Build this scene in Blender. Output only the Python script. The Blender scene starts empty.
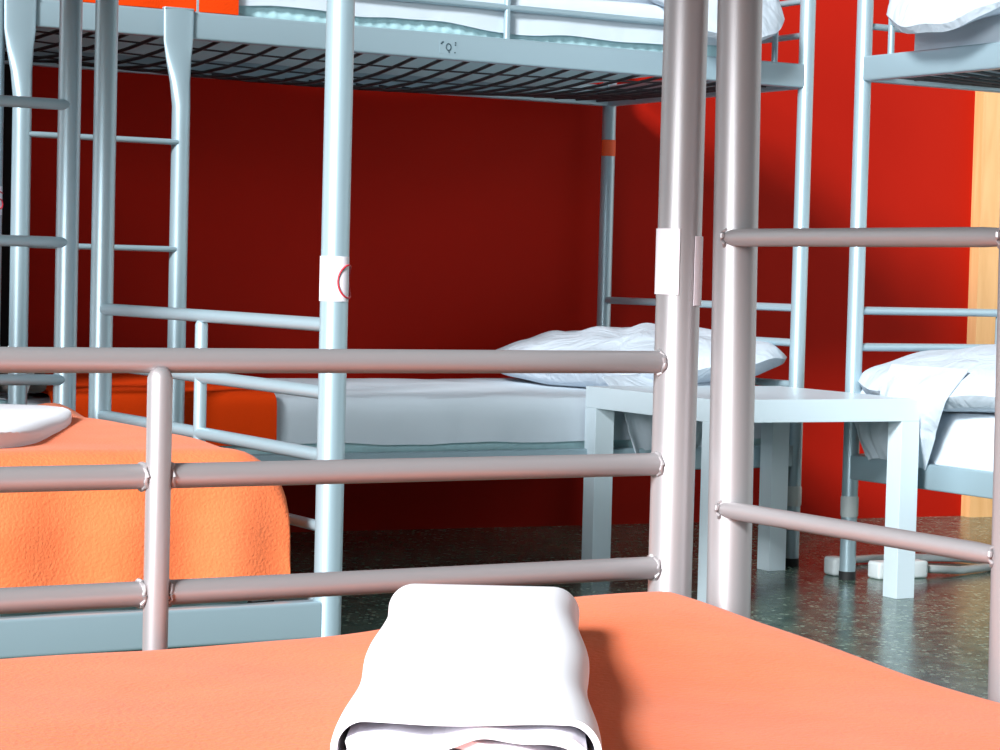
import bpy, bmesh, math, random
from mathutils import Vector, Matrix, noise
random.seed(7)
C = bpy.context.scene
PI = math.pi

# ------------------------------------------------------------------ camera
F, PITCH, ROLL, H = 2303.1, .0432, .0254, .7038
cd = bpy.data.cameras.new('camera'); cam = bpy.data.objects.new('camera', cd); C.collection.objects.link(cam)
cd.sensor_width = 36; cd.lens = F*36/1000; cd.clip_start = .02
cam.matrix_world = Matrix.Translation((0, 0, H)) @ Matrix.Rotation(PI/2-PITCH, 4, 'X') @ Matrix.Rotation(ROLL, 4, 'Z')
C.camera = cam
# ------------------------------------------------------------------ light
w = bpy.data.worlds.new('world'); C.world = w; w.use_nodes = True
w.node_tree.nodes['Background'].inputs[0].default_value = (.80, .93, 1, 1)
w.node_tree.nodes['Background'].inputs[1].default_value = .11
sd = bpy.data.lights.new('daylight', 'SUN'); sun = bpy.data.objects.new('daylight', sd); C.collection.objects.link(sun)
sd.energy = 4.3; sd.angle = math.radians(11); sd.color = (.93, .98, 1)
sun.rotation_euler = Vector((.42, .80, -.46)).to_track_quat('-Z', 'Y').to_euler()
ad = bpy.data.lights.new('window_light', 'AREA'); al = bpy.data.objects.new('window_light', ad); C.collection.objects.link(al)
ad.shape = 'RECTANGLE'; ad.size = 3.2; ad.size_y = 1.7; ad.energy = 330; ad.color = (.90, .97, 1)
al.location = (-3.6, -3.6, 2.2); al.rotation_euler = Vector((.62, 1, -.22)).to_track_quat('-Z', 'Z').to_euler()
C.view_settings.view_transform = 'Standard'; C.view_settings.look = 'None'
C.view_settings.gamma = 1; C.view_settings.exposure = .47
try: C.view_settings.use_curve_mapping = False
except Exception: pass

# ------------------------------------------------------------------ materials
def mat(name, col, rough=.5, metal=0, bump=None, var=None, sheen=0, coat=0, spec=.5, dist=0):
    m = bpy.data.materials.new(name); m.use_nodes = True; nt = m.node_tree; b = nt.nodes['Principled BSDF']
    b.inputs['Base Color'].default_value = (*col, 1); b.inputs['Roughness'].default_value = rough
    b.inputs['Metallic'].default_value = metal; b.inputs['Sheen Weight'].default_value = sheen
    b.inputs['Coat Weight'].default_value = coat; b.inputs['Specular IOR Level'].default_value = spec
    tc = nt.nodes.new('ShaderNodeTexCoord')
    if var:      # (scale, colour2, amount)
        n = nt.nodes.new('ShaderNodeTexNoise'); n.inputs['Scale'].default_value = var[0]; n.inputs['Detail'].default_value = 6
        nt.links.new(tc.outputs['Object'], n.inputs['Vector'])
        r = nt.nodes.new('ShaderNodeValToRGB'); r.color_ramp.elements[0].position = .35; r.color_ramp.elements[1].position = .7
        r.color_ramp.elements[0].color = (*col, 1); r.color_ramp.elements[1].color = (*var[1], 1)
        nt.links.new(n.outputs['Fac'], r.inputs['Fac']); nt.links.new(r.outputs['Color'], b.inputs['Base Color'])
    if bump:     # (scale, strength, distance)
        n = nt.nodes.new('ShaderNodeTexNoise'); n.inputs['Scale'].default_value = bump[0]; n.inputs['Detail'].default_value = 4 if not dist else 2; n.inputs['Distortion'].default_value = dist
        nt.links.new(tc.outputs['Object'], n.inputs['Vector'])
        k = nt.nodes.new('ShaderNodeBump'); k.inputs['Strength'].default_value = bump[1]; k.inputs['Distance'].default_value = bump[2]
        nt.links.new(n.outputs['Fac'], k.inputs['Height']); nt.links.new(k.outputs['Normal'], b.inputs['Normal'])
    return m
M = {}
M['silver_warm'] = mat('warm_silver_paint', (.42, .39, .40), .42, .5, bump=(420, .06, .0006))
M['silver'] = mat('silver_paint', (.38, .50, .56), .38, .4, bump=(420, .06, .0006))
M['weld'] = mat('weld_metal', (.8, .78, .78), .3, .7)
M['red'] = mat('red_wall_paint', (.38, .0085, .0025), .6, 0, bump=(60, .08, .003), var=(1.1, (.42, .011, .003)), spec=.08)
M['white_wall'] = mat('white_wall_paint', (.75, .76, .75), .7)
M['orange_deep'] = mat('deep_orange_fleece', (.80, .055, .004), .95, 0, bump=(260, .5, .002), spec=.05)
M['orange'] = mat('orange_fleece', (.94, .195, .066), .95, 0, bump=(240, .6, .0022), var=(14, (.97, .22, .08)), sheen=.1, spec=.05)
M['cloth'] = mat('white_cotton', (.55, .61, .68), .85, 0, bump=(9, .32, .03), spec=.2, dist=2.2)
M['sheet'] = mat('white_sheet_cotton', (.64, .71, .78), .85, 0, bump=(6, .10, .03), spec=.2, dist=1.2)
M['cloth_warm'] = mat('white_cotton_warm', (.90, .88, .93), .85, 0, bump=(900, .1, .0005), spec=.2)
M['pad'] = mat('pale_teal_mattress_cover', (.50, .74, .78), .85, 0, bump=(40, .3, .004), spec=.2)
M['lack'] = mat('white_table_foil', (.65, .75, .81), .35, 0, spec=.4)
M['dark'] = mat('dark_rubber', (.02, .02, .022), .6)
M['ivory'] = mat('ivory_plastic', (.62, .66, .66), .45)
M['wire'] = mat('dark_steel_wire', (.05, .055, .06), .5, .5)
M['under'] = mat('grey_mattress_underside', (.30, .34, .35), .95, 0, var=(9, (.22, .25, .27)))
M['sticker'] = mat('white_sticker', (.88, .82, .88), .5)
M['red_ink'] = mat('red_ink', (.65, .02, .04), .5)
M['black_ink'] = mat('black_ink', (.03, .06, .08), .5)
M['orange_tag'] = mat('orange_tag', (.85, .10, .02), .6)
M['grey_bag'] = mat('grey_brown_fabric', (.14, .11, .10), .9, 0, bump=(80, .4, .003))
M['plastic'] = mat('white_plastic', (.78, .84, .86), .4)
M['near_black'] = mat('near_black_finish', (.012, .010, .011), .5, spec=.1)
M['skirt'] = mat('dark_skirting', (.09, .02, .015), .5)
def pine():
    m = bpy.data.materials.new('pine_wood'); m.use_nodes = True; nt = m.node_tree; b = nt.nodes['Principled BSDF']
    tc = nt.nodes.new('ShaderNodeTexCoord'); mp = nt.nodes.new('ShaderNodeMapping'); mp.inputs['Scale'].default_value = (9, 9, .7)
    nt.links.new(tc.outputs['Object'], mp.inputs['Vector'])
    n = nt.nodes.new('ShaderNodeTexNoise'); n.inputs['Scale'].default_value = 3; n.inputs['Detail'].default_value = 7; n.inputs['Distortion'].default_value = 1
    nt.links.new(mp.outputs[0], n.inputs['Vector'])
    r = nt.nodes.new('ShaderNodeValToRGB'); r.color_ramp.elements[0].position = .3; r.color_ramp.elements[1].position = .75
    r.color_ramp.elements[0].color = (.68, .35, .13, 1); r.color_ramp.elements[1].color = (.82, .48, .22, 1)
    nt.links.new(n.outputs['Fac'], r.inputs['Fac']); nt.links.new(r.outputs[0], b.inputs['Base Color'])
    b.inputs['Roughness'].default_value = .5
    return m
M['pine'] = pine()
def terrazzo():
    m = bpy.data.materials.new('dark_green_terrazzo'); m.use_nodes = True; nt = m.node_tree; b = nt.nodes['Principled BSDF']
    tc = nt.nodes.new('ShaderNodeTexCoord')
    v = nt.nodes.new('ShaderNodeTexVoronoi'); v.inputs['Scale'].default_value = 48
    nt.links.new(tc.outputs['Object'], v.inputs['Vector'])
    r = nt.nodes.new('ShaderNodeValToRGB'); e = r.color_ramp.elements
    e[0].position = .0; e[0].color = (.50, .60, .48, 1); e[1].position = .30; e[1].color = (.040, .085, .068, 1)
    x = e.new(.17); x.color = (.11, .17, .12, 1)
    nt.links.new(v.outputs['Distance'], r.inputs['Fac'])
    n = nt.nodes.new('ShaderNodeTexNoise'); n.inputs['Scale'].default_value = 22; n.inputs['Detail'].default_value = 8
    nt.links.new(tc.outputs['Object'], n.inputs['Vector'])
    r2 = nt.nodes.new('ShaderNodeValToRGB'); r2.color_ramp.elements[0].position = .38; r2.color_ramp.elements[1].position = .66
    r2.color_ramp.elements[0].color = (.035, .080, .068, 1); r2.color_ramp.elements[1].color = (.22, .30, .22, 1)
    nt.links.new(n.outputs['Fac'], r2.inputs['Fac'])
    mx = nt.nodes.new('ShaderNodeMixRGB'); mx.inputs[0].default_value = .5
    v2 = nt.nodes.new('ShaderNodeTexVoronoi'); v2.inputs['Scale'].default_value = 85; nt.links.new(tc.outputs['Object'], v2.inputs['Vector'])
    sp = nt.nodes.new('ShaderNodeSeparateColor'); nt.links.new(v2.outputs['Color'], sp.inputs[0])
    gt = nt.nodes.new('ShaderNodeMath'); gt.operation = 'GREATER_THAN'; gt.inputs[1].default_value = .80; nt.links.new(sp.outputs[0], gt.inputs[0])
    lt = nt.nodes.new('ShaderNodeMath'); lt.operation = 'LESS_THAN'; lt.inputs[1].default_value = .42; nt.links.new(v2.outputs['Distance'], lt.inputs[0])
    mu = nt.nodes.new('ShaderNodeMath'); mu.operation = 'MULTIPLY'; nt.links.new(gt.outputs[0], mu.inputs[0]); nt.links.new(lt.outputs[0], mu.inputs[1])
    chip = nt.nodes.new('ShaderNodeMixRGB'); chip.inputs[2].default_value = (.32, .40, .32, 1); nt.links.new(mu.outputs[0], chip.inputs[0]); nt.links.new(mx.outputs[0], chip.inputs[1])
    nt.links.new(r.outputs[0], mx.inputs[1]); nt.links.new(r2.outputs[0], mx.inputs[2]); nt.links.new(chip.outputs[0], b.inputs['Base Color'])
    n3 = nt.nodes.new('ShaderNodeTexNoise'); n3.inputs['Scale'].default_value = 30
    nt.links.new(tc.outputs['Object'], n3.inputs['Vector'])
    mr = nt.nodes.new('ShaderNodeMapRange'); mr.inputs['To Min'].default_value = .18; mr.inputs['To Max'].default_value = .32
    nt.links.new(n3.outputs['Fac'], mr.inputs['Value']); nt.links.new(mr.outputs[0], b.inputs['Roughness'])
    k = nt.nodes.new('ShaderNodeBump'); k.inputs['Strength'].default_value = .05; k.inputs['Distance'].default_value = .002
    nt.links.new(n3.outputs['Fac'], k.inputs['Height']); nt.links.new(k.outputs['Normal'], b.inputs['Normal'])
    return m
M['floor'] = terrazzo()

# ------------------------------------------------------------------ helpers
def obj(name, bm, m, parent=None, smooth=True, label=None, cat=None, group=None, kind=None):
    bmesh.ops.recalc_face_normals(bm, faces=bm.faces)
    me = bpy.data.meshes.new(name); bm.to_mesh(me); bm.free()
    o = bpy.data.objects.new(name, me); C.collection.objects.link(o)
    me.materials.append(M[m] if isinstance(m, str) else m)
    if smooth:
        for p in me.polygons: p.use_smooth = True
        try: me.set_sharp_from_angle(angle=math.radians(40))
        except Exception: pass
    if parent: o.parent = parent
    for k, v in (('label', label), ('category', cat), ('group', group), ('kind', kind)):
        if v: o[k] = v
    return o
def empty(name, loc, rz, label, cat, group=None):
    o = bpy.data.objects.new(name, None); C.collection.objects.link(o); o.location = loc; o.rotation_euler = (0, 0, rz)
    o.empty_display_size = .1
    o['label'] = label; o['category'] = cat
    if group: o['group'] = group
    return o
def tube(bm, pts, r, seg=20, cap=True):
    pts = [Vector(p) for p in pts]; rings = []
    rr = r if isinstance(r, (list, tuple)) else [r]*len(pts)
    d0 = (pts[1]-pts[0]).normalized(); up = Vector((0, 0, 1)) if abs(d0.z) < .9 else Vector((0, 1, 0))
    a = d0.cross(up).normalized()
    for i, p in enumerate(pts):
        d = (pts[min(i+1, len(pts)-1)]-pts[max(i-1, 0)]).normalized()
        a = (a-d*a.dot(d)).normalized(); b = d.cross(a)
        rings.append([bm.verts.new(p+(a*math.cos(t*2*PI/seg)+b*math.sin(t*2*PI/seg))*rr[i]) for t in range(seg)])
    for i in range(len(rings)-1):
        for t in range(seg):
            bm.faces.new((rings[i][t], rings[i][(t+1) % seg], rings[i+1][(t+1) % seg], rings[i+1][t]))
    if cap:
        bm.faces.new(rings[0]); bm.faces.new(rings[-1])
def box(bm, lo, hi, bev=.003, seg=2):
    t = bmesh.new(); bmesh.ops.create_cube(t, size=1)
    lo = Vector(lo); hi = Vector(hi)
    lo, hi = Vector([min(a, b) for a, b in zip(lo, hi)]), Vector([max(a, b) for a, b in zip(lo, hi)])
    for v in t.verts: v.co = Vector([lo[i]+(v.co[i]+.5)*(hi[i]-lo[i]) for i in range(3)])
    if bev: bmesh.ops.bevel(t, geom=list(t.edges), offset=bev, segments=seg, profile=.6, affect='EDGES')
    merge(bm, t)
def merge(bm, t, mtx=None):
    if mtx: bmesh.ops.transform(t, matrix=mtx, verts=t.verts)
    mp = {v: bm.verts.new(v.co) for v in t.verts}
    for f in t.faces:
        try: bm.faces.new([mp[v] for v in f.verts])
        except ValueError: pass
    t.free()
def axis_pts(h, r, n):
    inner = [-h+r+(2*h-2*r)*i/n for i in range(n+1)]
    e = [h-r+r*math.sin(t) for t in (.35, .7, 1.05, 1.35)]
    return [-h]+[-x for x in reversed(e)]+inner+e+[h]
def soft_box(hx, hy, hz, r, nx=20, ny=12, nz=3, disp=None, rz=None):
    """rounded box centred at 0; disp(p) -> new p"""
    bm = bmesh.new(); rz = rz or r
    A = [axis_pts(hx, r, nx), axis_pts(hy, r, ny), axis_pts(hz, rz, nz)]; hh = (hx, hy, hz); R = (r, r, rz)
    N = [len(a)-1 for a in A]; vs = {}
    def V(i, j, k):
        if (i, j, k) not in vs:
            q = Vector((A[0][i], A[1][j], A[2][k])); c = Vector([max(-(hh[n]-R[n]), min(hh[n]-R[n], q[n])) for n in range(3)])
            d = Vector([(q[n]-c[n])/R[n] for n in range(3)])
            if d.length > 1e-6:
                d.normalize(); q = c+Vector([d[n]*R[n] for n in range(3)])
            if disp: q = disp(q)
            vs[(i, j, k)] = bm.verts.new(q)
        return vs[(i, j, k)]
    for ax in range(3):
        b, c = [n for n in range(3) if n != ax]
        for side in (0, N[ax]):
            for i in range(N[b]):
                for j in range(N[c]):
                    f = []
                    for di, dj in ((0, 0), (1, 0), (1, 1), (0, 1)):
                        idx = [0, 0, 0]; idx[ax] = side; idx[b] = i+di; idx[c] = j+dj; f.append(V(*idx))
                    bm.faces.new(f)
    return bm
def nz(p, s, seed=0): return noise.noise(Vector((p[0]*s+seed*7.3, p[1]*s-seed*3.1, p[2]*s+seed)))
def thicken(bm, th):
    bmesh.ops.recalc_face_normals(bm, faces=bm.faces)
    bm.normal_update(); fs = list(bm.faces); be = [e for e in bm.edges if len(e.link_faces) == 1]
    mp = {v: bm.verts.new(v.co-v.normal*th) for v in list(bm.verts)}
    for f in fs: bm.faces.new([mp[v] for v in reversed(f.verts)])
    for e in be:
        a, b = e.verts; bm.faces.new((a, b, mp[b], mp[a]))
def grid_sheet(us, vs_, fn, thick=.006):
    bm = bmesh.new()
    g = [[bm.verts.new(fn(u, v)) for v in vs_] for u in us]
    for i in range(len(us)-1):
        for j in range(len(vs_)-1): bm.faces.new((g[i][j], g[i+1][j], g[i+1][j+1], g[i][j+1]))
    thicken(bm, thick)
    return bm
def lin(a, b, n): return [a+(b-a)*i/n for i in range(n+1)]

# ------------------------------------------------------------------ directions of the room
TH = .5319
U = Vector((math.cos(TH), math.sin(TH), 0)); V = Vector((math.sin(TH), -math.cos(TH), 0))
L, W, RP, RG, RR = 2.04, .885, .0192, .0098, .0078

# ------------------------------------------------------------------ room
WA = .43; WD = Vector((math.cos(WA), math.sin(WA), 0)); WN = Vector((math.sin(WA), -math.cos(WA), 0))
W0 = Vector((.283, 6.545, 0))
def wp(t, n, z=0): return W0+WD*t+WN*n+Vector((0, 0, z))
def prism(pts, z0, z1):
    bm = bmesh.new(); lo = [bm.verts.new((p.x, p.y, z0)) for p in pts]; hi = [bm.verts.new((p.x, p.y, z1)) for p in pts]
    n = len(pts); bm.faces.new(lo); bm.faces.new(hi)
    for i in range(n): bm.faces.new((lo[i], lo[(i+1) % n], hi[(i+1) % n], hi[i]))
    return bm
def rect(t0, t1, n0, n1, z0, z1): return prism([wp(t0, n0), wp(t1, n0), wp(t1, n1), wp(t0, n1)], z0, z1)
WL = -1.66
obj('wall_recess', rect(-4.6, WL-1.06, 1.37, 1.45, 0, 2.7), 'white_wall', smooth=False, kind='structure')
d2 = obj('dark_panel', rect(WL-.95, WL, -.06, -.01, 0, 2.7), 'near_black', smooth=False, kind='structure')  # near-black panel filling the strip left of the red back wall
obj('sun_block_wall', rect(WL-1.06, WL-.95, -.12, 1.45, 0, 2.7), 'red', smooth=False, kind='structure')  # unseen partition, added to keep sun off the wall behind the back bed
obj('floor', rect(-4.6, 2.7, -.1, 8.0, -.06, 0), 'floor', smooth=False, kind='structure')
obj('wall_back', rect(WL, 2.7, -.12, 0, 0, 2.7), 'red', smooth=False, kind='structure')
obj('wall_right', rect(2.6, 2.7, 0, 5.5, 0, 2.7), 'white_wall', smooth=False, kind='structure')
dr = obj('door_1', rect(1.30, 2.22, 0, .022, 0, 2.12), 'pine', smooth=False, kind='structure')
for a, b, c, d in ((1.262, 1.352, .03, 2.2), (2.17, 2.26, .03, 2.2)):
    bm = rect(a, b, 0, .045, 0, 2.2); obj('door_casing', bm, 'pine', dr, smooth=False)
bm = rect(1.262, 2.26, 0, .05, 2.12, 2.21); obj('door_casing', bm, 'pine', dr, smooth=False)

# ------------------------------------------------------------------ bunk beds
def cyl_patch(bm, cx, cy, r, a0, a1, z0, z1, lift=.0008, n=10):
    g = []
    for i in range(n+1):
        a = a0+(a1-a0)*i/n; g.append([bm.verts.new((cx+math.cos(a)*(r+lift), cy+math.sin(a)*(r+lift), z)) for z in (z0, z1)])
    for i in range(n): bm.faces.new((g[i][0], g[i+1][0], g[i+1][1], g[i][1]))
    thicken(bm, -.0005)
def stroke_on_cyl(bm, pts, cx, cy, r, a_c, z_c, size, wd=.0026):
    """polyline in unit square wrapped on the post as a thin raised line"""
    P3 = []
    for x, y in pts:
        a = a_c+(x*size)/r; P3.append(Vector((cx+math.cos(a)*(r+.0012), cy+math.sin(a)*(r+.0012), z_c+y*size)))
    tube(bm, P3, wd/2, 6)
SIX = [(.34, .42), (.1, .5), (-.16, .46), (-.34, .2), (-.38, -.15), (-.28, -.42), (0, -.5), (.28, -.4), (.36, -.18), (.26, .04), (0, .12), (-.28, .02)]
RING = [(.5*math.cos(t*PI/12), .62*math.sin(t*PI/12)) for t in range(25)]

def bunk(name, corner, dx, s, m, label, lower=(.2475, .303), ladder=None, mesh_low=True, detail=False, long=L, rails=(.642, .555, .451, .352), arch=0, straight=False, lean=0):
    """local x = length, local y*s = width; dx = world direction of length"""
    rz = math.atan2(dx.y, dx.x)
    t = empty(name, (corner.x, corner.y, 0), rz, label, 'bunk bed', 'silver tube bunk beds')
    LL = long
    def part(nm, fn, mm=m, parent=None, label=None, smooth=True):
        bm = bmesh.new(); fn(bm); return obj(nm, bm, mm, parent or t, smooth, label)
    TOP = 1.62
    posts = {}
    for (x, y) in ((0, 0), (0, W), (LL, 0), (LL, W)):
        po = part('post', lambda bm: tube(bm, [(x, s*y, .012), (x, s*y, TOP-.006), (x, s*y, TOP)], [RP, RP, RP*.8], 32))
        posts[(x > 0, y > 0)] = po
        part('collar', lambda bm: tube(bm, [(x, s*y, .150), (x, s*y, .155), (x, s*y, .195), (x, s*y, .2)], [RP+.0005, RP+.0022, RP+.0022, RP+.0005], 24), 'ivory', po)
        part('foot_cap', lambda bm: tube(bm, [(x, s*y, 0), (x, s*y, .02)], RP+.001, 24), 'dark', po)
    for y in (0, W):
        for z0, z1 in (lower, (1.184, 1.242)):
            part('side_rail', lambda bm: box(bm, (.012, s*y-.013, z0), (LL-.012, s*y+.013, z1), .005, 3))
    for x in (0, LL):
        for z0, z1 in (lower, (1.184, 1.242)):
            part('end_rail', lambda bm: box(bm, (x-.012, s*.012, z0), (x+.012, s*(W-.012), z1), .005, 3))
        sg = -1 if x == 0 else 1
        yst = .483 if detail else .455
        for z in rails:
            def f(bm, z=z):
                r = RG if z > .4 else RR
                tube(bm, [(x, s*yy, z+arch*math.sin(PI*yy/W)) for yy in lin(.010, W-.010, 10)], r, 18)
                if detail:
                    for yy, k in ((RP*.97, 1), (yst-RG-.001, 0), (yst+RG+.001, 0), (W-RP*.97, 1)):
                        if z == rails[0] and not k: continue
                        tube(bm, [(x+math.cos(a*PI/9)*(r+.0004), s*(yy+.0012*math.sin(a*2.4+z*30)), z+math.sin(a*PI/9)*(r+.0004)) for a in range(19)], [.0017+.0006*math.sin(a*1.9+z*50) for a in range(19)], 8)
            part('guard_rail', f)
        part('guard_upright', lambda bm: tube(bm, [(x-.0*sg+(.006 if x == 0 else -.006)*(1 if detail else 0), s*yst, z) for z in (.352 if detail else .436, .44, rails[0]-.013, rails[0]-.008, rails[0]-.005)], [RG, RG, RG, RG*.8, RG*.4], 18))
        for z in (1.315, 1.40, 1.49):
            part('guard_rail', lambda bm: tube(bm, [(x, s*.012, z), (x, s*(W-.012), z)], RR, 14))
        part('guard_upright', lambda bm: tube(bm, [(x, s*W/2, 1.235), (x, s*W/2, 1.49)], RR, 14))
    # guard along the near side of the upper bunk, leaving room for the ladder
    ly = 0 if (ladder is None or ladder['y'] == 0) else W
    g0, g1 = .098, 1.62
    if ladder and ladder['x'][0] < .5: g0, g1 = .43, LL-.098
    for x in (g0, (g0+g1)/2, g1):
        part('guard_upright', lambda bm: tube(bm, [(x, s*ly, 1.236), (x, s*ly, 1.40)], RR, 14))
    for z in (1.313, 1.398):
        part('guard_rail', lambda bm: tube(bm, [(g0, s*ly, z), (g1, s*ly, z)], RR, 14))
    # sprung mesh under each mattress
    def springs(bm, zc, sag):
        def zz(x, y): return zc-sag*math.sin(PI*x/LL)*math.sin(PI*y/W)
        x = .05
        while x < LL-.02:
            tube(bm, [(x, s*y, zz(x, y)) for y in lin(.01, W-.01, 8)], .0040, 6, False); x += .068
        for i in range(1, 6):
            y = W*i/6; tube(bm, [(x, s*y, zz(x, y)) for x in lin(.01, LL-.01, 16)], .0022, 5, False)
    part('spring_mesh', lambda bm: springs(bm, 1.196, .045), 'wire')
    if mesh_low: part('spring_mesh', lambda bm: springs(bm, lower[0]+.03, .03), 'wire')
    if ladder:
        yo = ladder['off']; yy = ladder['y']; so = -1 if yy == 0 else 1
        y = s*(yy+so*yo)
        for x in ladder['x']:
            def lp(bm):
                prof = [(.02, RP, RP), (.98, RP, RP), (1.04, RP, RP*.95), (1.09, RP*1.15, RP*.75), (1.14, RP*1.5, RP*.45), (1.175, RP*1.72, .006), (1.246, RP*1.75, .004)]
                if straight:
                    k = s*lean; tube(bm, [(x, y-k*.55, .02), (x, y+k*1.044, 1.614), (x, y+k*1.05, 1.62)], [RP, RP, RP*.8], 32); return
                rings = []
                for z, a, b in prof:
                    c = y-(s*so)*(0 if z < 1.05 else (yo-.019)*min(1, (z-1.05)/.1))
                    rings.append([bm.verts.new((x+a*math.cos(q*2*PI/24), c+b*math.sin(q*2*PI/24), z)) for q in range(24)])
                for i in range(len(rings)-1):
                    for q in range(24): bm.faces.new((rings[i][q], rings[i][(q+1) % 24], rings[i+1][(q+1) % 24], rings[i+1][q]))
                bm.faces.new(rings[0]); bm.faces.new(rings[-1])
                yr = s*yy; q = s*so
                box(bm, (x-RP*1.7, yr+q*.023, 1.2425), (x+RP*1.7, yr-q*.02, 1.2465), .001, 1)   # hook over the rail
                box(bm, (x-RP*1.7, yr-q*.016, 1.205), (x+RP*1.7, yr-q*.020, 1.2465), .001, 1)
            lo = part('ladder_post', lp)
            part('foot_cap', lambda bm: tube(bm, [(x, y, 0), (x, y, .03)], RP+.001, 24), 'dark', lo)
        for z in (.275, .508, .741, .964 if not straight else .973):
            def rg(bm, y=y+s*ladder['ro']+s*lean*(z-.57)):
                x0, x1 = ladder['x']
                x0, x1 = min(x0, x1)+.001, max(x0, x1)-.001
                rr = ladder.get('r', .0075)
                tube(bm, [(x0, y, z), (x0+.012, y, z), (x0+.03, y, z), (x1-.03, y, z), (x1-.012, y, z), (x1, y, z)], [rr*.55, rr*.9, rr, rr, rr*.9, rr*.55], 18)
                if detail:
                    for xx in (x0+.007, x1-.007):
                        tube(bm, [(xx+.0012*math.sin(a*2.4), y+math.cos(a*PI/9)*rr*1.02, z+math.sin(a*PI/9)*rr*1.02) for a in range(19)], [.0017+.0007*math.sin(a*1.7) for a in range(19)], 8)
            part('rung', rg)
    return t, part, posts
P2 = Vector((.1534, 2.010, 0)); B3 = Vector((-.2283, 3.137, 0)); A0 = Vector((.7361, 5.711, 0)); C0 = Vector((.8412, 5.4764, 0))

fg, part, posts = bunk('bunk_bed', P2, V, -1, 'silver_warm', 'nearest bunk bed in warm grey tube, its guard rails in front of all others',
    ladder=dict(x=(.044, .400), y=0, off=.030, r=.0076, ro=.013), detail=True, rails=(.632, .543, .4525, .352), straight=True, lean=.013)
# local frame of this bed is turned by the direction V: angles on the post are taken in world space and turned back
def sticker(post, bedrot, a0, a1, z0, z1, cx=0, cy=0, label=None, mm='sticker', mark=None, ma=0, mz=0, ms=.03):
    bm = bmesh.new(); cyl_patch(bm, cx, cy, RP, a0-bedrot, a1-bedrot, z0, z1)
    o = obj('sticker', bm, mm, post, True, label)
    if mark:
        bm = bmesh.new(); stroke_on_cyl(bm, mark, cx, cy, RP+.0008, ma-bedrot, mz, ms)
        obj('printed_mark', bm, 'red_ink', o)
    return o
rot = lambda d: math.atan2(d.y, d.x)
p = posts[(False, False)]
sticker(p, rot(V), math.radians(170), math.radians(267), .691, .748, label='white sticker')
sticker(p, rot(V), math.radians(-52), math.radians(10), .682, .742, label='white sticker with a torn edge')

bb, part, posts = bunk('bunk_bed', B3, -U, -1, 'silver', 'pale blue-grey bunk bed on the left, orange blanket, three guard rails at its end', lower=(.203, .2545),
    ladder=dict(x=(.045, .400), y=W, off=.050, r=.0095, ro=-.012), rails=(.630, .537, .450, .352), arch=.0005, straight=True)
p = posts[(False, False)]
sticker(p, rot(-U), math.radians(165), math.radians(345), .663, .724, label='white paper sticker with a red ring', mark=RING, ma=math.radians(338), mz=.690, ms=.036)

ab, part, posts = bunk('bunk_bed', A0, -U, -1, 'silver', 'long silver bunk bed in front of the dark red wall at the back', long=2.055, ladder=dict(x=(1.667, 2.010), y=0, off=.040, r=.0062, ro=-.012))
sticker(posts[(False, True)], rot(-U), math.radians(200), math.radians(400), 1.045, 1.090, cy=-W, mm='orange_tag', label='small orange sticker')
sticker(posts[(True, False)], rot(-U), math.radians(190), math.radians(350), .800, .858, cx=2.055, label='white room sticker with a red numeral', mark=SIX, ma=math.radians(315), mz=.829, ms=.036)
def rail_label(bm):
    box(bm, (.995, .0128, 1.196), (1.04, .0137, 1.226), 0)
o = part('rail_label', rail_label, 'silver', label='small silver label with a key mark', smooth=False)
def marks(bm):
    tube(bm, [(1.0175+.0062*math.cos(t*PI/8), .0142, 1.2115+.0075*math.sin(t*PI/8)) for t in range(17)], .0012, 6, False)
    tube(bm, [(1.0175, .0142, 1.204), (1.015, .0142, 1.199)], .0013, 6)
    for x, z in ((1.034, 1.221), (1.0315, 1.222), (1.000, 1.222), (1.000, 1.217), (1.036, 1.218), (1.001, 1.200)): box(bm, (x-.0016, .0136, z-.0013), (x+.0016, .0146, z+.0013), 0)
obj('printed_mark', (lambda b: (marks(b), b)[1])(bmesh.new()), 'black_ink', o)

cb, part, posts = bunk('bunk_bed', C0, V, 1, 'silver', 'silver bunk bed at the right edge beside the pine door casing', lower=(.241, .300))

# ------------------------------------------------------------------ soft things, in a bed's frame
def bed_frame(corner, dx, s):
    X = dx; Y = Vector((-dx.y, dx.x, 0))*s
    return lambda x, y, z: corner+X*x+Y*y+Vector((0, 0, z))
FA, FB, FC, FG = bed_frame(A0, -U, -1), bed_frame(B3, -U, -1), bed_frame(C0, V, 1), bed_frame(P2, V, -1)
def place(bm, fr, x, y, z):
    """bm centred at 0 in the bed's axes -> world-space mesh with its origin at the thing's base"""
    o = fr(0, 0, 0); ex = fr(1, 0, 0)-o; ey = fr(0, 1, 0)-o
    for v in bm.verts: v.co = ex*v.co.x+ey*v.co.y+Vector((0, 0, v.co.z))
    return fr(x, y, z)
def soft(name, fr, x0, x1, y0, y1, z0, z1, r, m, label=None, cat=None, group=None, parent=None, disp=None, nx=40, ny=20, nzz=4):
    bm = soft_box((x1-x0)/2, (y1-y0)/2, (z1-z0)/2, r, nx, ny, nzz, disp, rz=min(r, (z1-z0)/2*.98))
    loc = place(bm, fr, (x0+x1)/2, (y0+y1)/2, (z0+z1)/2)
    o = obj(name, bm, m, parent, True, label, cat, group); o.location = loc
    return o
def sheet_in(name, fr, us, vs_, fn, m, thick, label, cat, group=None):
    base = fr(us[0], .4, 0); base = Vector((base.x, base.y, 0))
    bm = grid_sheet(us, vs_, lambda u, v: fr(*fn(u, v))-base, thick)
    o = obj(name, bm, m, None, True, label, cat, group); o.location = base
    return o
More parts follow.
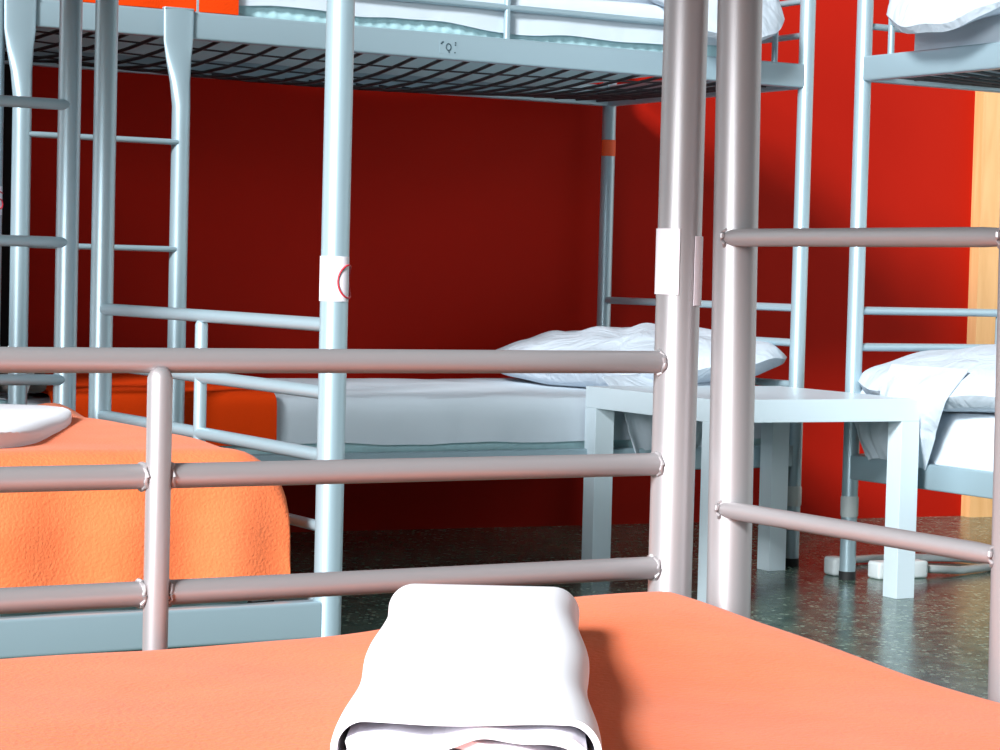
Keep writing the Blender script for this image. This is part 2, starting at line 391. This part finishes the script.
def drape(yp, ya, yb, zt, r=.025):
    """distance yp across -> (y, z) going over the edges at ya and yb"""
    if yp < ya+r:
        d = (ya+r)-yp
        if d < r*PI/2: a = d/r; return ya+r-r*math.sin(a), zt-r+r*math.cos(a)
        return ya, zt-r-(d-r*PI/2)
    if yp > yb-r:
        d = yp-(yb-r)
        if d < r*PI/2: a = d/r; return yb-r+r*math.sin(a), zt-r+r*math.cos(a)
        return yb, zt-r-(d-r*PI/2)
    return yp, zt
def mattress(fr, z0, z1, label, gx=(.035, L-.035), gy=(.022, W-.022)):
    def dp(q):
        pl = .0025*math.sin(q.x*190)*(1 if abs(q.y) > .4 else .0)
        return Vector((q.x, q.y+(pl if q.y > 0 else -pl), q.z+.004*nz(q, 4)))
    o = soft('mattress', fr, gx[0], gx[1], gy[0], gy[1], z0, z1, .03, 'pad', label, 'mattress', 'mattresses on the bunk beds', disp=dp, nx=150, ny=20)
    return o
def bedsheet(fr, zt, drop, label, x0=.04, x1=L-.04, seed=1, ya=.013, yb=W-.013, wav=.010):
    tot = drop
    def fn(u, v):
        # v in 0..1 across, with drops
        span = (yb-ya)+2*tot; dz = wav*(.6*math.sin(u*7+seed)+.6*math.sin(u*17+seed*2)+math.sin(u*2.3))
        yp = ya-(tot+dz)+v*(span+dz)
        y, z = drape(yp, ya, yb, zt)
        q = (u*3, y*3, z)
        z += .004*nz(q, 1.2, seed)+.003*nz(q, 3.5, seed)
        y += (-.004 if v < .5 else .004)*(1+nz((u*8, 0, z*4), 1, seed)) if (z < zt-.03) else 0
        return u, y, z
    return sheet_in('bed_sheet', fr, lin(x0, x1, 150), lin(0, 1, 60), fn, 'sheet', .003, label, 'bed sheet', 'white bed sheets')

# back bed, lower bunk
mattress(FA, .285, .418, 'pale teal mattress in the lower bunk of the back bed')
bedsheet(FA, .425, .093, 'white sheet over the lower bunk of the back bed, before the red wall', seed=1, wav=.003)
# back bed, upper bunk
mattress(FA, 1.222, 1.350, 'pale teal pleated mattress in the upper bunk of the back bed', gx=(.18, L-.035))
bedsheet(FA, 1.357, .078, 'white sheet over the upper bunk of the back bed, teal pleats below it', x0=.175, seed=3, wav=.006)
# right bed
mattress(FC, .275, .415, 'pale mattress in the lower bunk of the right-hand bed', gx=(.05, L-.05))
bedsheet(FC, .422, .13, 'white sheet over the lower bunk of the right-hand bed', x0=.05, seed=5, wav=.004)
mattress(FC, 1.222, 1.335, 'pale mattress in the upper bunk of the right-hand bed', gx=(.18, L-.05))
bedsheet(FC, 1.342, .105, 'white sheet over the upper bunk of the right-hand bed', x0=.17, seed=6, wav=.006)
# near and left beds: mattresses under their blankets
mattress(FG, .280, .408, 'pale mattress under the orange blanket of the nearest bed', gx=(.05, L-.04), gy=(.035, W-.03))
mattress(FB, .235, .420, 'pale mattress under the orange blanket of the left bed', gx=(.09, L-.04), gy=(.03, W-.03))

def blanket(fr, x0, x1, zt, ya, yb, drop, label, end_drop=(0, 0), seed=0, lump=.008, grp=None, thick=.008, nu=90, nv=90, hfun=None, r=.03, rx=.03, flare=0, m='orange'):
    span = yb-ya
    uu = lin(x0-end_drop[0], x1+end_drop[1], nu); vv_ = lin(-drop, span+drop, nv)
    def fn(u, v):
        y, z = drape(ya+v+0.0, ya, yb, zt, r)
        zx = zt; x = u
        if end_drop[0] and u < x0+rx:
            x, zx = drape(u, x0, 99, zt, rx)
        elif end_drop[1] and u > x1-rx:
            x, zx = drape(u, -99, x1, zt, rx)
        dz = min(0, zx-zt); zz = z+dz
        zz = max(zz, zt-max(drop, end_drop[0], end_drop[1])-.02)
        # rounded corner in plan
        q = (x, y, zz)
        n1 = nz(q, 3.2, seed)*lump+nz(q, 8, seed)*lump*.4
        side = zz < zt-.02
        if not side: zz += n1
        if hfun: zz += hfun(x, y)*max(0, 1-(zt-z)/.12)
        if z < zt-.02:
            k = min(1, (zt-z)/.1); fold = .007*math.sin(x*38+3*nz((x, 0, 0), 2, seed)+seed)*k+.006*nz((x*6, 0, zz*3), 1, seed)
            y += (-1 if v < 0.1 else 1)*(fold*(.8 if ya > 0 else .25)+.012*k*flare)
        if dz < -.02: x += (1 if u > x1-.1 else -1)*.004*math.sin(y*30)
        return x, y, zz
    return sheet_in('blanket', fr, uu, vv_, fn, m, thick, label, 'blanket', grp or 'orange fleece blankets')
def hump(x, y, cx, cy, sx, sy): return math.exp(-((x-cx)/sx)**2-((y-cy)/sy)**2)
for fr_, nm_ in ((FG, 'pale mattress in the upper bunk of the nearest bed'), (FB, 'pale mattress in the upper bunk of the left bed')):
    mattress(fr_, 1.222, 1.350, nm_, gx=(.05, L-.05), gy=(.03, W-.03))
blanket(FG, .035, 2.0, .424, .018, W-.02, .10, 'orange fleece blanket on the nearest bed, under the folded white sheet', end_drop=(.10, .1), seed=2, lump=.006, nu=170, nv=110,
    hfun=lambda x, y: .020*hump(x, y, .05, .06, .22, .20)-.003*hump(x, y, .02, .75, .2, .35)-.012*hump(x, y, .55, .0, .4, .15))
blanket(FB, .055, 2.0, .462, .012, W-.012, .18, 'orange fleece blanket on the left bed, hanging over its near side', end_drop=(.16, .1), seed=9, lump=.007, nu=170, nv=120, flare=1, rx=.07, r=.05,
    hfun=lambda x, y: .030*hump(x, y, .04, W-.03, .09, .14))
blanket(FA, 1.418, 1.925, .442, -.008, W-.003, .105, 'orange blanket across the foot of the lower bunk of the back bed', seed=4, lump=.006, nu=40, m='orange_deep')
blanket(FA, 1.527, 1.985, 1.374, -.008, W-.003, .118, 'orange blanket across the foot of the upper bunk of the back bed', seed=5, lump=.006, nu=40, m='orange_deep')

# ------------------------------------------------------------------ pillows
def pillow(fr, cx, cy, z0, hx, hy, hz, label, seed=0, tiltx=0, tilty=0, rotz=0, m='cloth', sag=0):
    bm = bmesh.new(); n = 44; top = {}; vs = {}
    R = Matrix.Rotation(rotz, 3, 'Z') @ Matrix.Rotation(tilty, 3, 'Y') @ Matrix.Rotation(tiltx, 3, 'X')
    for sd in (1, -1):
        for i in range(n+1):
            for j in range(n+1):
                a, b = -1+2*i/n, -1+2*j/n
                e = (i in (0, n)) or (j in (0, n))
                if e and sd == -1: vs[(sd, i, j)] = vs[(1, i, j)]; continue
                k = max(0, (1-a*a))**.42*max(0, (1-b*b))**.42
                cr = (1-.16*(a*b)**2); px = hx*a*cr; py = hy*b*cr
                wr = .020*math.sin(6*a+9*b+2.5*nz((a*2, b*2, 0), 1, seed))*nz((a*1.5, b*1.5, sd), 1, seed)+.012*nz((a*3, b*3, sd), 1, seed)
                edge = .004*math.sin(9*(a+b)+seed)*(1-k)
                pz = sd*(hz*k)+wr*k*(1 if sd > 0 else .2)+edge
                if sag: pz -= sag*max(0, -py/hy-.45)**2*2
                co = R @ Vector((px, py, pz))
                vs[(sd, i, j)] = bm.verts.new(co)
        for i in range(n):
            for j in range(n):
                f = [vs[(sd, i, j)], vs[(sd, i+1, j)], vs[(sd, i+1, j+1)], vs[(sd, i, j+1)]]
                try: bm.faces.new(f)
                except ValueError: pass
    lo = min(v.co.z for v in bm.verts)
    loc = place(bm, fr, cx, cy, z0-lo)
    o = obj('pillow', bm, m, None, True, label, 'pillow', 'white pillows'); o.location = loc
    return o
def flap(fr, parent, top, bot, z0, z1, y0=.07, seed=0, bulge=.02, out=0):
    """loose end of the pillow case hanging over the mattress side: top and bottom extents along the bed"""
    def fn(u, v):
        t = v; k = math.sin(min(1, t/.25)*PI/2)
        a = top[0]+(bot[0]-top[0])*t**1.3; b = top[1]+(bot[1]-top[1])*t**1.1
        x = a+(b-a)*u
        z = z0+(z1-z0)*t+.03*(1-k)-.012*(2*u-1)**2*t*(1 if t > .6 else 0)
        y = y0*(1-k)-.018-out*(1-t)-bulge*math.sin(t*PI)*math.sin(u*PI)-.006*math.sin(u*17+seed+t*2)*min(1, t*2)-.004*math.sin(u*31+seed*2)*t
        return x, y, z
    base = parent.location
    bm = grid_sheet(lin(0, 1, 40), lin(0, 1, 30), lambda u, v: fr(*fn(u, v))-base, .003)
    return obj('pillowcase_end', bm, 'cloth', parent)
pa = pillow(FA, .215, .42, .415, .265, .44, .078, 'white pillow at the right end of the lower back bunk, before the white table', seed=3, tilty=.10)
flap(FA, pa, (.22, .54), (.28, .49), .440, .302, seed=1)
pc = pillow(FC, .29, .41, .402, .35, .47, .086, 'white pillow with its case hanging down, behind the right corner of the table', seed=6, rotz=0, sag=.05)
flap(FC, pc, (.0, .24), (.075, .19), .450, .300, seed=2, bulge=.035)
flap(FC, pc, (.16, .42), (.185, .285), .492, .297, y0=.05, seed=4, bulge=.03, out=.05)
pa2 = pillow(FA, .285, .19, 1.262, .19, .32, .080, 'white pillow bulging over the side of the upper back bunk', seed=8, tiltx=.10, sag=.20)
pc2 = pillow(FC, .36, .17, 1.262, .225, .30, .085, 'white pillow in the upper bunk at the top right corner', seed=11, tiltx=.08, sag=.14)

# ------------------------------------------------------------------ folded white sheets
def folded(name, loc, rz, hw, ln, zf, zb, label, grp):
    t = empty(name, loc, rz, label, 'folded sheet', grp)
    ys = lin(0, ln, 40)
    def hgt(y): return zf+(zb-zf)*(y/ln)
    def loop(y, yy=0, inset=0.):
        h = hgt(y); k = 1.0
        e = (ln-y)/.035
        cz = 1-(1-min(1, e))**2*.55; cw = 1-(1-min(1, e))**2*.10
        P = []; r = h*.42; w_ = (hw-inset)*cw
        n = 10
        for (cx, cz_, a0) in ((w_-r, h-r, 0), (-(w_-r), h-r, PI/2), (-(w_-r), r, PI), (w_-r, r, 1.5*PI)):
            for i in range(n+1):
                a = a0+PI/2*i/n; P.append((cx+r*math.cos(a), cz_*cz+r*cz*math.sin(a)))
        # subdivide top
        out = []
        for i in range(len(P)):
            a, b = P[i], P[(i+1) % len(P)]; d = math.hypot(a[0]-b[0], a[1]-b[1]); m_ = max(1, int(d/.006))
            for q in range(m_): out.append((a[0]+(b[0]-a[0])*q/m_, a[1]+(b[1]-a[1])*q/m_))
        return out
    bm = bmesh.new(); ref = len(loop(0)); rings = []
    for y in ys:
        lp = loop(y); m_ = len(lp); ring = []
        for i in range(ref):
            f = i*m_/ref; a = lp[int(f) % m_]; b = lp[(int(f)+1) % m_]; fr_ = f-int(f)
            x, z = a[0]+(b[0]-a[0])*fr_, a[1]+(b[1]-a[1])*fr_
            up = max(0, z/hgt(y)-.5)*2
            yo = -.004*math.sin(x*60+2)*(1-y/ln)**8 + (.006*up if y == 0 else 0)
            z += up*.0015*nz((x*9, y*6, 0), 1, 3)
            x += (.0015*math.sin(y*24+z*40)+.002*nz((0, y*9, z*20), 1, 2))*(1 if x > 0 else -1)*(1 if abs(x) > hw*.7 else 0)
            ring.append(bm.verts.new((x, y+yo, max(0.0005, z))))
        rings.append(ring)
    for i in range(len(rings)-1):
        for q in range(ref): bm.faces.new((rings[i][q], rings[i][(q+1) % ref], rings[i+1][(q+1) % ref], rings[i+1][q]))
    bm.faces.new(rings[-1])
    thicken(bm, .0035)
    obj('outer_fold', bm, 'cloth_warm', t)
    # inner layers, wavy ribbons seen at the open end
    for k, (zc, amp, ph) in enumerate(((.78, .0035, .4), (.60, .0045, 1.7), (.42, .004, 3.1), (.24, .003, 4.4))):
        h = zf
        def fn(u, v, zc=zc, amp=amp, ph=ph):
            x = -hw+.006+u*(2*hw-.012); y = .003+.004*k+.003*math.sin(x*50+ph)+v*(ln-.06)
            z = h*zc+amp*math.sin(x*55+ph)+.0015*math.sin(x*140+ph*2)
            zz = z*hgt(y)/zf
            ex = min(1, (hw-abs(x))/.012)
            return Vector((x, y, h*.5+(zz-h*.5)*(.45+.55*ex)))
        bm = grid_sheet(lin(0, 1, 60), lin(0, 1, 8), fn, .0058)
        obj('inner_fold', bm, 'cloth_warm', t)
    return t
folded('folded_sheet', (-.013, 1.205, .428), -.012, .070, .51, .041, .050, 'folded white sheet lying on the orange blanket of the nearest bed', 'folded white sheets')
def rounded_slab(name, loc, rz, hx, hy, hz, m, label, cat, grp):
    def dp(q):
        a = abs(q.x/hx)**3+abs(q.y/hy)**3
        k = 1 if a <= 1 else a**(-1/3)
        return Vector((q.x*(.4*k+.6*min(k, 1)), q.y*k, q.z+.004*nz(q, 6, 3)-.004*math.sin(q.x*14)))
    bm = soft_box(hx, hy, hz, .024, 20, 30, 4, dp, rz=hz*.95)
    for v in bm.verts: v.co.z += hz
    o = obj(name, bm, m, None, True, label, cat, grp); o.location = loc; o.rotation_euler = (0, 0, rz)
    return o
o = rounded_slab('folded_sheet', (-.822, 3.27, .446), .02, .190, .38, .019, 'cloth_warm', 'white folded bedding with rounded edge on the left orange blanket', 'folded sheet', 'folded white sheets')

# ------------------------------------------------------------------ white table
TC = Vector((.5745, 5.285, 0)); TP = .492
tb = empty('side_table', TC, TP, 'square white low table in front of the back bed', 'table')
bm = bmesh.new(); box(bm, (-.275, -.275, .40), (.275, .275, .45), .0015, 2); obj('table_top', bm, 'lack', tb, False)
for sx in (-1, 1):
    for sy in (-1, 1):
        bm = bmesh.new(); box(bm, (sx*.275, sy*.275, 0), (sx*.225, sy*.225, .40), .0012, 2); obj('leg', bm, 'lack', tb, False)

# ------------------------------------------------------------------ extension lead on the floor
el = empty('extension_lead', (.955, 5.52, 0), .45, 'white extension lead with sockets and cord on the floor behind the table leg', 'extension lead')
bm = bmesh.new(); box(bm, (-.055, -.025, 0), (.09, .025, .042), .008, 3); obj('socket_block', bm, 'plastic', el)
bm = bmesh.new(); box(bm, (-.125, .06, 0), (-.085, .11, .045), .010, 3); tube(bm, [(-.105, .085, .02), (-.075, .10, .03), (-.06, .12, .02)], .006, 8); obj('plug', bm, 'plastic', el)
bm = bmesh.new()
tube(bm, [(-.10, .10, .02), (-.06, .17, .014), (.02, .24, .012), (.12, .26, .012), (.25, .25, .012), (.36, .20, .012), (.40, .12, .012), (.32, .04, .012), (.2, .0, .012), (.09, 0, .02)], .010, 10)
obj('cord', bm, 'plastic', el)

# ------------------------------------------------------------------ grey bag at the far left
gb = empty('bag', FA(1.985, .13, .436), rot(-U), 'dark grey-brown flat bag at the far left end of the lower back bunk', 'bag')
def bagd(q): return Vector((q.x*(1-.15*(q.z/.05)), q.y*(1-.1*(q.z/.05)), q.z+.006*nz(q, 9, 2)))
bm = soft_box(.052, .13, .042, .022, 10, 12, 6, bagd)
for v in bm.verts: v.co.z += .043
obj('bag_body', bm, 'grey_bag', gb)
bm = bmesh.new(); tube(bm, [(.018, .150, -.03), (.008, .150, .0), (-.010, .148, .05), (-.018, .13, .082), (-.018, .0, .09)], .009, 10); obj('strap', bm, 'plastic', gb, label='pale strap')
